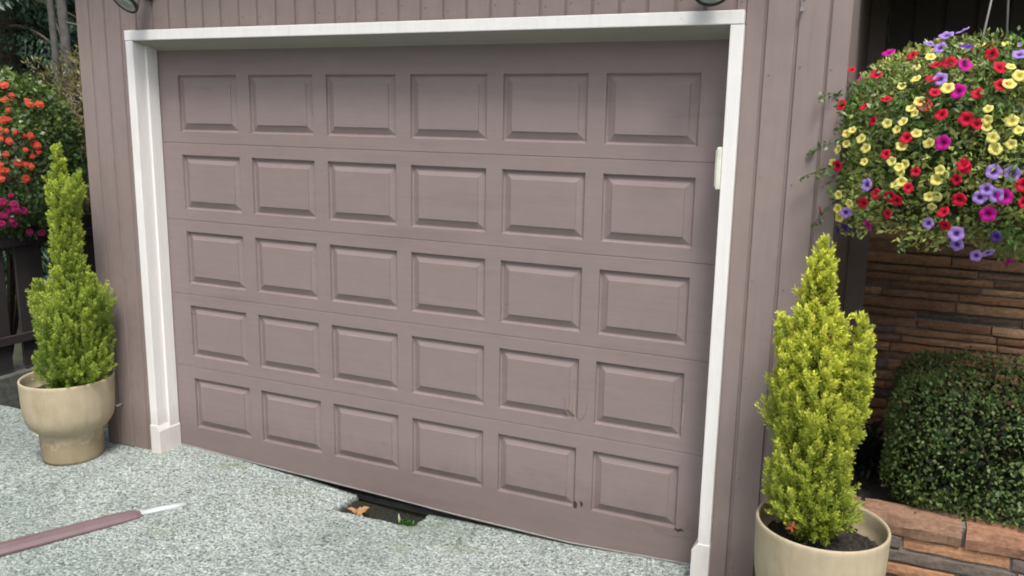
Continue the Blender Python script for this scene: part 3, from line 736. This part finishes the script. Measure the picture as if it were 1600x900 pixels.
# ------------------------------------------------------------------ flowers
def flower_mesh(name,petal,throat,lobes=5,r=.023,double=False):
    vs=[];cs=[];fs=[]; n=20
    rings=[(0,-.009,throat),(.22,-.004,throat),(.5,.0,petal),(.85,.0025,petal),(1.0,.0,petal)]
    for q,(rr,z,c) in enumerate(rings):
        for i in range(n):
            w=2*math.pi*i/n; k=1-(.13*(.5-.5*math.cos(lobes*w)))*(rr>.8); 
            vs.append((r*rr*k*math.cos(w),r*rr*k*math.sin(w),z+.002*math.cos(lobes*w)*rr)); cs.append(c if rr<.9 else tuple(min(1,x*1.06) for x in c))
    for q in range(4):
        for i in range(n): fs.append((q*n+i,q*n+(i+1)%n,(q+1)*n+(i+1)%n,(q+1)*n+i))
    if double:
        for lay in range(2):
            b=len(vs); rr_=r*(.75-.28*lay); 
            vs.append((0,0,.004+lay*.004)); cs.append(throat)
            for i in range(12):
                w=2*math.pi*i/12+lay; vs.append((rr_*(1-.25*(i%2))*math.cos(w),rr_*(1-.25*(i%2))*math.sin(w),.006+lay*.006)); cs.append(petal)
            for i in range(12): fs.append((b,b+1+i,b+1+(i+1)%12))
    me=bpy.data.meshes.new(name); me.from_pydata(vs,[],fs); me.update()
    a=me.color_attributes.new('col','FLOAT_COLOR','POINT'); a.data.foreach_set('color',np.concatenate([np.array(cs),np.ones((len(cs),1))],1).astype(np.float32).ravel())
    me.materials.append(M['petal']); me.polygons.foreach_set('use_smooth',[True]*len(me.polygons)); return me
FM={'violet':flower_mesh('flower',(.42,.27,.72),(.10,.03,.25),r=.025),
    'indigo':flower_mesh('flower',(.11,.05,.32),(.04,.02,.12),r=.024),
    'red':flower_mesh('flower',(.62,.012,.045),(.25,.0,.015),r=.024),
    'magenta':flower_mesh('flower',(.55,.012,.30),(.22,.0,.10),r=.026),
    'yellow':flower_mesh('flower',(.86,.80,.26),(.70,.52,.05),r=.0205),
    'scarlet':flower_mesh('flower',(.62,.085,.05),(.68,.18,.07),r=.030,double=True),
    'pink':flower_mesh('flower',(.48,.035,.16),(.36,.02,.10),r=.030,double=True)}
def euler_facing(n,spin):
    q=Vector(n).to_track_quat('Z','Y'); return (q@Matrix.Rotation(spin,3,'Z').to_quaternion()).to_euler()
BASKET = {'violet':[(-0.251,-0.176,0.371),(-0.204,-0.151,0.4),(-0.157,-0.161,0.412),(-0.221,-0.295,0.348),(0.005,-0.372,0.319),(-0.212,-0.433,0.242),(-0.035,-0.494,-0.041),(0.016,-0.49,-0.044),(-0.049,-0.488,-0.096),(-0.064,-0.485,-0.123),(-0.021,-0.487,-0.113),(-0.11,-0.413,-0.284),(-0.047,-0.369,-0.322),(-0.015,-0.39,-0.307),(-0.4,-0.416,-0.104),(-0.463,-0.315,-0.211),(-0.116,-0.441,-0.246),(-0.201,-0.451,-0.217)],'indigo':[(-0.494,-0.164,-0.292),(-0.465,-0.205,-0.275),(-0.003,-0.444,-0.247),(-0.144,-0.309,0.35)],'red':[(-0.302,-0.309,0.324),(-0.407,-0.324,0.263),(-0.229,-0.391,0.288),(-0.19,-0.392,0.295),(-0.047,-0.422,0.277),(-0.236,-0.429,0.243),(-0.224,-0.456,0.2),(-0.103,-0.467,0.196),(-0.248,-0.462,0.159),(-0.199,-0.475,0.131),(-0.127,-0.485,0.118),(-0.095,-0.487,0.104),(-0.365,-0.416,0.179),(-0.431,-0.382,0.154),(-0.514,-0.267,0.16),(-0.4,-0.417,0.107),(-0.293,-0.467,0.056),(-0.35,-0.445,0.001),(-0.506,-0.314,-0.049),(-0.255,-0.474,-0.051),(-0.114,-0.489,-0.033),(-0.136,-0.49,-0.07),(-0.271,-0.469,-0.104),(-0.367,-0.428,-0.131),(-0.324,-0.448,-0.137),(-0.302,-0.452,-0.148),(-0.405,-0.397,-0.168),(-0.326,-0.429,-0.195),(-0.121,-0.483,-0.133),(-0.162,-0.472,-0.175),(-0.152,-0.453,-0.22),(-0.5,-0.13,0.288),(-0.597,-0.145,-0.123),(-0.568,-0.158,-0.221),(-0.073,-0.37,0.32),(-0.043,-0.456,0.222),(0.051,-0.491,-0.078),(0.058,-0.484,-0.132),(-0.122,-0.492,-0.021)],'magenta':[(-0.382,-0.132,0.346),(-0.144,-0.409,0.286),(-0.159,-0.461,0.203),(-0.186,-0.484,0.043),(-0.035,-0.475,-0.174),(-0.386,-0.367,-0.242),(0.004,-0.485,-0.117),(0.052,-0.343,-0.337)],'yellow':[(-0.286,-0.382,0.28),(-0.283,-0.417,0.243),(-0.323,-0.416,0.22),(-0.189,-0.453,0.213),(-0.266,-0.455,0.171),(-0.276,-0.462,0.133),(-0.308,-0.458,0.107),(-0.355,-0.439,0.1),(-0.324,-0.455,0.081),(-0.264,-0.47,0.071),(-0.304,-0.463,0.03),(-0.464,-0.368,0.076),(-0.482,-0.349,0.063),(-0.432,-0.399,0.048),(-0.481,-0.35,0.029),(-0.414,-0.411,0.018),(-0.509,-0.312,0.007),(-0.415,-0.412,-0.028),(-0.524,-0.283,-0.041),(-0.33,-0.453,-0.021),(-0.306,-0.462,-0.039),(-0.289,-0.465,-0.029),(-0.3,-0.462,-0.053),(-0.314,-0.457,-0.095),(-0.293,-0.464,-0.086),(-0.186,-0.487,-0.043),(-0.191,-0.484,-0.073),(-0.171,-0.488,-0.056),(-0.209,-0.475,-0.129),(-0.187,-0.48,-0.127),(-0.196,-0.47,-0.161),(-0.494,-0.312,-0.15),(-0.495,-0.268,-0.203),(-0.453,-0.351,-0.175),(-0.517,-0.149,-0.246),(-0.488,-0.234,-0.238),(-0.02,-0.454,0.226),(-0.019,-0.42,0.279),(-0.071,-0.48,0.15),(-0.07,-0.488,0.116),(-0.069,-0.488,0.094),(-0.004,-0.489,0.115),(0.017,-0.491,0.087),(-0.049,-0.49,0.063),(-0.039,-0.491,0.029),(0.003,-0.49,0.044),(-0.226,-0.479,0.041),(-0.22,-0.141,0.385),(-0.247,-0.348,0.316),(0.006,-0.441,0.251),(-0.289,-0.454,0.149)]}
BUSH = {'scarlet':[(0.287,-0.145,0.495),(0.348,-0.188,0.405),(0.35,-0.145,0.431),(0.345,-0.206,0.398),(0.385,-0.205,0.337),(0.391,-0.245,0.275),(0.412,-0.253,0.207),(0.44,-0.207,0.201),(0.462,-0.171,0.177),(0.431,-0.25,0.143),(0.405,-0.287,0.158),(0.491,-0.115,0.12),(0.477,-0.177,0.089),(0.428,-0.28,0.06),(0.49,-0.142,0.045),(0.463,-0.223,0.003),(0.479,-0.188,-0.005),(0.409,-0.306,-0.002),(0.412,-0.306,-0.04),(0.486,-0.16,-0.018),(0.403,-0.311,-0.09),(0.471,-0.188,-0.097),(0.409,-0.07,0.377),(0.415,-0.003,0.378)],'pink':[(0.413,-0.262,-0.2),(0.372,-0.292,-0.244),(0.399,-0.22,-0.293),(0.409,-0.188,-0.308),(0.342,-0.273,-0.331),(0.353,-0.229,-0.366),(0.33,-0.285,-0.337),(0.342,-0.103,-0.459),(0.343,-0.018,-0.475),(0.344,-0.212,-0.395)]}

def put_flower(kind,p,n,root,s=1):
    o=bpy.data.objects.new('flower',FM[kind]); COL.objects.link(o); o.parent=root; o.location=p; o.rotation_euler=euler_facing(n,random.uniform(0,6)); o.scale=(s,s,s); return o
def rest_mesh(items,root,name='small_flowers'):
    vs=[];fs=[];cs=[]
    for kind,p,n,s in items:
        me=FM[kind]; Rm=euler_facing(n,random.uniform(0,6)).to_matrix(); b=len(vs)
        vs+=[tuple(Rm@(v.co*s)+Vector(p)) for v in me.vertices]; fs+=[tuple(i+b for i in f.vertices) for f in me.polygons]
        cs+=[tuple(d.color)[:3] for d in me.color_attributes['col'].data]
    mb=MB(); mb.v=vs; mb.f=fs; mb.c=cs; o=mb.build(name,M['petal'],root,smooth=True,col=True); return tag(o,kind='stuff')
# hanging basket
BC=Vector((4.1,.05,1.88)); BR=np.array([.55,.48,.38])
hb=thing('hanging_basket','overflowing hanging basket of red, yellow and purple petunias by the garage corner','hanging basket',tuple(BC))
bb=MB(); bb.lathe([(0,-.26),(.10,-.25),(.16,-.18),(.19,-.05),(.195,-.04),(.185,-.05),(.155,-.17),(0,-.2)],40); bb.build('basket_bowl',flat_mat('basket_liner',(.06,.045,.03),.9),hb,smooth=True)
hook=(-.045,-.03,.84)
for (ax_,ay_) in ((-.10,-.10),(.11,-.06),(.0,.15)):
    c=MB(); c.tube([(ax_*1.3,ay_*1.3,.10),(ax_*.9,ay_*.9,.42),hook],.0042,6); c.build('cord',M['cord'],hb,smooth=True)
c=MB(); c.tube([hook,(hook[0],hook[1],.88),(hook[0]+.012,hook[1],.895),(hook[0],hook[1],.91)],.004,6); 
c.tube([(hook[0],hook[1],.905),(hook[0],hook[1],1.3),(hook[0],hook[1]+.35,1.3)],.006,6); c.build('hook',M['black'],hb,smooth=True)
SQ=lambda u:1/((np.abs(u)**SQP).sum(1)**(1/SQP))[:,None]
SQP=2.9
def bush(n,Rr,seed,top=1.0,lo=-1,shell=.22,lump=.10):
    u=unit(n); u=u[(u[:,2]<top)&(u[:,2]>lo)]; b=1+fbm(u,6,seed)*lump+fbm(u,16,seed+1)*lump*.5
    d=np.minimum(rng.exponential(shell*.45,len(u)),.9); P=u*Rr*SQ(u)*(b-d+.02)[:,None]; return P,u,d
P,u,d=bush(21000,BR,21,lump=.12)
zc=.36+.10*np.clip((P[:,0]+.5)/.9,0,1)+.03*np.sin(P[:,0]*23)
keep=P[:,2]>-zc*.78; P,u=P[keep],u[keep]
D=nrm(u*.6+unit(len(P))*.9+np.array([0,0,.1])); N=nrm(u*.6+unit(len(P))*.8+np.array([0,0,.4]))
m1=np.clip(.5+fbm(P,9,31)*.9,0,1)[:,None]; m2=rng.random(len(P))[:,None]; up_=np.clip(u[:,2:3]*.6+.45,0,1)
C=(np.array([.13,.22,.05])*(1-m1)+np.array([.42,.47,.13])*m1)*(.6+.8*m2); 
ylw=(rng.random(len(P))<.10); C[ylw]=np.array([.33,.31,.12])*rng.uniform(.6,1.1,(ylw.sum(),1))
leaves('foliage',P,D,N,rng.uniform(.018,.034,len(P)),rng.uniform(.008,.014,len(P)),C,M['leaf'],hb,.15)
Pi=unit(5000)*BR*rng.uniform(.45,.86,(5000,1)); Pi=Pi[Pi[:,2]>-.26]
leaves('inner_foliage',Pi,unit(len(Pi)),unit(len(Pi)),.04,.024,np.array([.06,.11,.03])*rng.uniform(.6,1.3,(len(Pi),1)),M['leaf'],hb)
# trailing stems with leaves past the rim of foliage
P2=[];D2=[];C2=[];stm=MB()
for i in range(150):
    th=rng.uniform(0,6.28); ph=rng.uniform(-.6,.8); dirv=np.array([math.cos(th)*math.cos(ph),math.sin(th)*math.cos(ph),math.sin(ph)])
    if i<5: dirv=nrm(np.array([-1,rng.uniform(-.7,.3),rng.uniform(-.75,.35)]))
    p=dirv*BR*SQ(dirv[None])[0]*.9; dd=nrm(dirv+np.array([0,0,.15])); pts=[tuple(p)]; Ls_=rng.uniform(.08,.20)
    for s in range(7):
        p=p+dd*Ls_/7; dd=nrm(dd+np.array([0,0,-.17])+rng.normal(size=3)*.08); pts.append(tuple(p))
        for q in range(4):
            P2.append(p+rng.normal(size=3)*.004); D2.append(nrm(dd*.5+rng.normal(size=3))); C2.append(np.array([.10,.17,.045])*rng.uniform(.6,1.5))
    stm.tube(pts,.0015,4)
leaves('trailing_leaves',np.array(P2),np.array(D2),unit(len(P2)),rng.uniform(.015,.03,len(P2)),.011,np.array(C2),M['leaf'],hb)
tag(stm.build('trailing_stems',flat_mat('green_stem',(.08,.12,.04),.6),hb,smooth=True),kind='stuff')
def facing(p,Rr):
    n=nrm(np.array(p)/Rr**2); return nrm(n+np.array([-.05,-.55,.40])+rng.normal(size=3)*.33)
allf=[(k,p) for k,v in BASKET.items() for p in v]
main=[(k,p) for k,p in allf][:]; random.Random(5).shuffle(main)
rest=[]
for i,(k,p) in enumerate(main):
    s=random.uniform(.80,1.12)*(.88 if p[0]<-.25 else 1)
    pp=np.array(p)*1.03+np.array([0,-.012,.004])
    if i<100: put_flower(k,tuple(pp),facing(p,BR),hb,s)
    else: rest.append((k,tuple(pp),facing(p,BR),s))
for i in range(230):
    v=unit(1)[0]
    if v[2]<-.45: continue
    if v[1]<-.25 and v[0]<.45: continue
    kk=random.choice(['yellow','red','yellow','yellow','violet','magenta','red']); p=v*BR*SQ(v[None])[0]*1.02; rest.append((kk,tuple(p),facing(p,BR),random.uniform(.8,1.1)))
rest_mesh(rest,hb)

SQP=2.0
# scarlet flowering bush over the fence
bc=Vector((-2.006,.467,1.625)); BR2=np.array([.5,.5,.62])
fb=thing('flowering_bush','dark green bush covered in scarlet and pink flowers spilling over the fence','flowering bush',tuple(bc))
P,u,d=bush(15000,BR2,41,lump=.10); keep=P[:,0]>-.25; P,u=P[keep],u[keep]
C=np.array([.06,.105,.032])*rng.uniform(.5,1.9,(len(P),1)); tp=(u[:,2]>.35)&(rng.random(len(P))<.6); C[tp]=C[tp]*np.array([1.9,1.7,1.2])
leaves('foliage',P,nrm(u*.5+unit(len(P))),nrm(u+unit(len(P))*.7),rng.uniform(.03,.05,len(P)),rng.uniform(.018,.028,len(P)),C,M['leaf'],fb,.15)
st=MB()
for i in range(14):
    a=random.uniform(0,6.28); r_=random.uniform(.05,.35); st.tube([(-.15+.02*i/14,.0,-1.5),(r_*.3*math.cos(a),r_*.3*math.sin(a),-.7),(r_*math.cos(a),r_*math.sin(a),-.1)],[.012,.009,.004],6)
st.build('stems',M['bark'],fb,smooth=True)
for k,v in BUSH.items():
    for p in v: put_flower(k,tuple(np.array(p)*1.03),facing(p,BR2)+np.array([.5,0,0]),fb,random.uniform(.6,1.1))
for k,v in BUSH.items():
    for p in v[::2]:
        q=np.array(p)*1.02+rng.normal(size=3)*.035; put_flower(k,tuple(q),facing(q,BR2)+np.array([.5,0,0]),fb,random.uniform(.5,.9))
# brownish thinner shrub behind it
def shrub(name,label,cat,loc,Rr,n,c0,c1,ls,ws,seed,group=None,lift=0,shell=.4):
    t=thing(name,label,cat,loc,group)
    P,u,d=bush(n,np.array(Rr),seed,lump=.22,shell=shell)
    m=np.clip(.5+fbm(P,5/max(Rr)*1.2,seed+3)*.9,0,1)[:,None]
    C=(np.array(c0)*(1-m)+np.array(c1)*m)*rng.uniform(.6,1.4,(len(P),1))
    leaves('foliage',P,nrm(u*.6+unit(len(P))*.8+np.array([0,0,lift])),nrm(u*.5+unit(len(P))),rng.uniform(ls*.6,ls*1.3,len(P)),rng.uniform(ws*.7,ws*1.2,len(P)),C,M['leaf'],t,.15)
    s=MB(); z0=-loc[2]
    for i in range(16):
        a=random.uniform(0,6.28); r_=random.uniform(.2,.85)
        s.tube([(0.02*i,0,z0),(Rr[0]*r_*.35*math.cos(a),Rr[1]*r_*.35*math.sin(a),-Rr[2]*.5),(Rr[0]*r_*math.cos(a),Rr[1]*r_*math.sin(a),Rr[2]*random.uniform(.1,.75))],[.02,.012,.004],6)
    s.build('stems',M['bark'],t,smooth=True); return t
shrub('shrub','olive and brown twiggy shrub behind the scarlet flowers','shrub',(-2.15,1.35,1.62),(.62,.6,.82),13000,(.15,.15,.05),(.27,.21,.10),.05,.013,61,lift=.3)
shrub('shrub','low dark shrub in the gap between fence and garage','shrub',(-1.1,2.6,.7),(.6,.6,.75),5000,(.02,.035,.016),(.04,.06,.025),.06,.03,63)

# ------------------------------------------------------------------ dark conifers behind
def conifer(label,loc,h,rad,nb,seed,z0=.2,c0=(.018,.042,.024),c1=(.04,.085,.045),trunk_r=.18):
    t=thing('conifer_tree',label,'tree',loc,'dark conifers behind the fence'); r=np.random.default_rng(seed)
    tr=MB(); tr.tube([(0,0,-.2),(.02,.01,h*.5),(0,0,h)],[trunk_r,trunk_r*.6,.02],10); tr.build('trunk',M['bark'],t,smooth=True)
    P=[];D=[];N=[];br=MB()
    for k in range(nb):
        z=z0+(h-z0)*(k+.5)/nb; a=k*2.399+r.uniform(-.3,.3); L=rad*(1-(z/h)**1.3)*r.uniform(.75,1.12)+.25
        o=np.array([math.cos(a),math.sin(a),0]); p=np.array([0,0,z]); dd=nrm(o+np.array([0,0,.12])); pts=[tuple(p)]; ns=int(L/.09)+3
        for s in range(ns):
            p=p+dd*L/ns; dd=nrm(dd+np.array([0,0,-.9/ns])); pts.append(tuple(p)); u=s/ns
            wdt=.55*L*(1-u)*.55+.10; sd_=np.cross(dd,[0,0,1])
            m=int(20+34*wdt)
            for q in range(m):
                f=r.uniform(-1,1); P.append(p+sd_*f*wdt+np.array([0,0,-abs(f)*wdt*.45+r.normal()*.03])+dd*r.normal()*.05); D.append(nrm(dd*.8+sd_*np.sign(f)*.7+np.array([0,0,-.45])+r.normal(size=3)*.25)); N.append(np.array([0,0,1])+r.normal(size=3)*.5)
        br.tube(pts,list(np.linspace(.03,.006,len(pts))),5)
    br.build('branches',M['bark'],t,smooth=True)
    n=len(P); k=r.random((n,1)); C=np.array(c0)*(1-k)+np.array(c1)*k
    leaves('crown',np.array(P),np.array(D),np.array(N),r.uniform(.06,.13,n),r.uniform(.02,.035,n),C,M['leaf'],t,.1)
conifer('dark drooping conifer filling the top left corner',(-5.3,2.9,0),7.5,2.1,74,1)
conifer('dark conifer partly hidden behind the pale twin trunks',(-5.6,5.6,0),9,2.4,70,2)
conifer('dark conifer farther back toward the garage roof',(-3.6,8.2,0),9,2.6,70,3)
conifer('dark conifer farthest left beyond the fence',(-8.4,1.4,0),8.5,2.5,70,4)
conifer('dark conifer deep behind the twin trunks',(-8.6,6.0,0),10,2.8,80,8)
tt=thing('bare_tree','pale grey twin-trunked tree beside the garage corner','tree',(-3.2,1.97,0))
m=MB(); m.tube([(.0,.02,-.1),(.0,.02,1.5),(.02,.02,2.6),(-.02,.02,3.6),(-.05,0,6)],[.06,.05,.042,.038,.02],10); m.build('trunk',M['pale_bark'],tt,smooth=True)
m=MB(); m.tube([(-.07,.0,-.1),(-.075,.0,1.5),(-.10,.0,2.6),(-.13,.0,3.6),(-.18,0,6)],[.045,.036,.03,.027,.015],10); m.build('trunk',M['pale_bark'],tt,smooth=True)
m=MB(); 
for z,a,l in ((2.75,.5,.5),(2.9,2.6,.5),(2.35,.8,.4),(3.2,-.4,.6),(4.2,2,.8),(4.8,.3,.8)): m.tube([(0,0,z),(l*.5*math.cos(a),l*.5*math.sin(a),z-.05),(l*math.cos(a),l*math.sin(a),z-.22)],[.012,.008,.003],5)
m.build('branches',M['pale_bark'],tt,smooth=True)
tt_c=rng.uniform(size=(1500,1)); P=unit(1500)*np.array([1.2,1.2,1.3])*rng.uniform(.3,1,(1500,1))+np.array([0,0,5.4]); leaves('crown',P,unit(1500),unit(1500),.07,.04,np.array([.03,.06,.025])*(.5+tt_c),M['leaf'],tt)
# distant wood closing the view; ring behind camera added to cut low skylight
n=42000; a=rng.uniform(R(88),R(428),n); rr=rng.uniform(14,19,n)+0*a; z=rng.uniform(-.1,9,n)*np.clip(.75+.25*np.sin(a*23)+.1*np.sin(a*61),.5,1.1)
P=np.stack([3+np.cos(a)*rr,-1+np.sin(a)*rr,z],1); 
wood=leaves('far_wood',P,nrm(unit(n)+np.array([0,0,-.4])),unit(n),rng.uniform(.4,.8,n),rng.uniform(.2,.4,n),np.array([.018,.032,.020])*rng.uniform(.5,1.7,(n,1)),M['leaf']); tag(wood,'dense dark wood closing the view behind the fence and trees, with an unseen ring added behind the camera to block low sky','wood',kind='stuff')

conifer('unseen tall conifer added left of the view to darken the left side',(-4.9,-2.0,0),8,2.0,60,12)  # out of view, added to hold light off the left side
# ------------------------------------------------------------------ light, sky, camera
SUN_EL,SUN_AZ=60,34       # azimuth measured from -Y (towards camera) to +X
w=bpy.data.worlds.new('World'); scn.world=w; w.use_nodes=True; nt=w.node_tree
sky=nt.nodes.new('ShaderNodeTexSky'); sky.sky_type='NISHITA'; sky.sun_disc=False
sky.sun_elevation=R(SUN_EL); sky.sun_rotation=R(180-SUN_AZ); sky.air_density=1.0; sky.dust_density=3.0; sky.ozone_density=1.0
hs=nt.nodes.new('ShaderNodeHueSaturation'); hs.inputs['Saturation'].default_value=.30
bg=nt.nodes['Background']; nt.links.new(sky.outputs[0],hs.inputs['Color']); nt.links.new(hs.outputs[0],bg.inputs['Color']); bg.inputs['Strength'].default_value=.13
sl=bpy.data.lights.new('sun','SUN'); sl.energy=1.45; sl.angle=R(16); sl.color=(1,.955,.89)
so_=bpy.data.objects.new('sun',sl); COL.objects.link(so_)
d=Vector((math.sin(R(SUN_AZ))*math.cos(R(SUN_EL)),-math.cos(R(SUN_AZ))*math.cos(R(SUN_EL)),math.sin(R(SUN_EL))))
so_.rotation_euler=d.to_track_quat('Z','Y').to_euler(); so_.location=d*20

cam=bpy.data.cameras.new('camera'); co=bpy.data.objects.new('camera',cam); COL.objects.link(co); scn.camera=co
cam.sensor_width=36; cam.sensor_fit='HORIZONTAL'; cam.lens=36*1355.846/1600; cam.clip_start=.05; cam.clip_end=1000
Mr=Matrix(((0.9080366901884036,0.41854529192315987,0.017006113036302402),(0.09647973543697433,-0.16946193435484727,-0.980802892254461),(-0.4076285440467314,0.8922457572965088,-0.19425879301764343)))
rot=Matrix((Mr[0],-Mr[1],-Mr[2])).transposed()
co.matrix_world=Matrix.Translation((3.83258,-3.64404,1.98947))@rot.to_4x4()
vs_=scn.view_settings; vs_.view_transform='Standard'; vs_.look='None'; vs_.gamma=1; vs_.exposure=1.03; vs_.use_curve_mapping=False
scn.render.engine='CYCLES'; scn.cycles.filter_width=1.9; scn.render.resolution_x=1024; scn.render.resolution_y=576
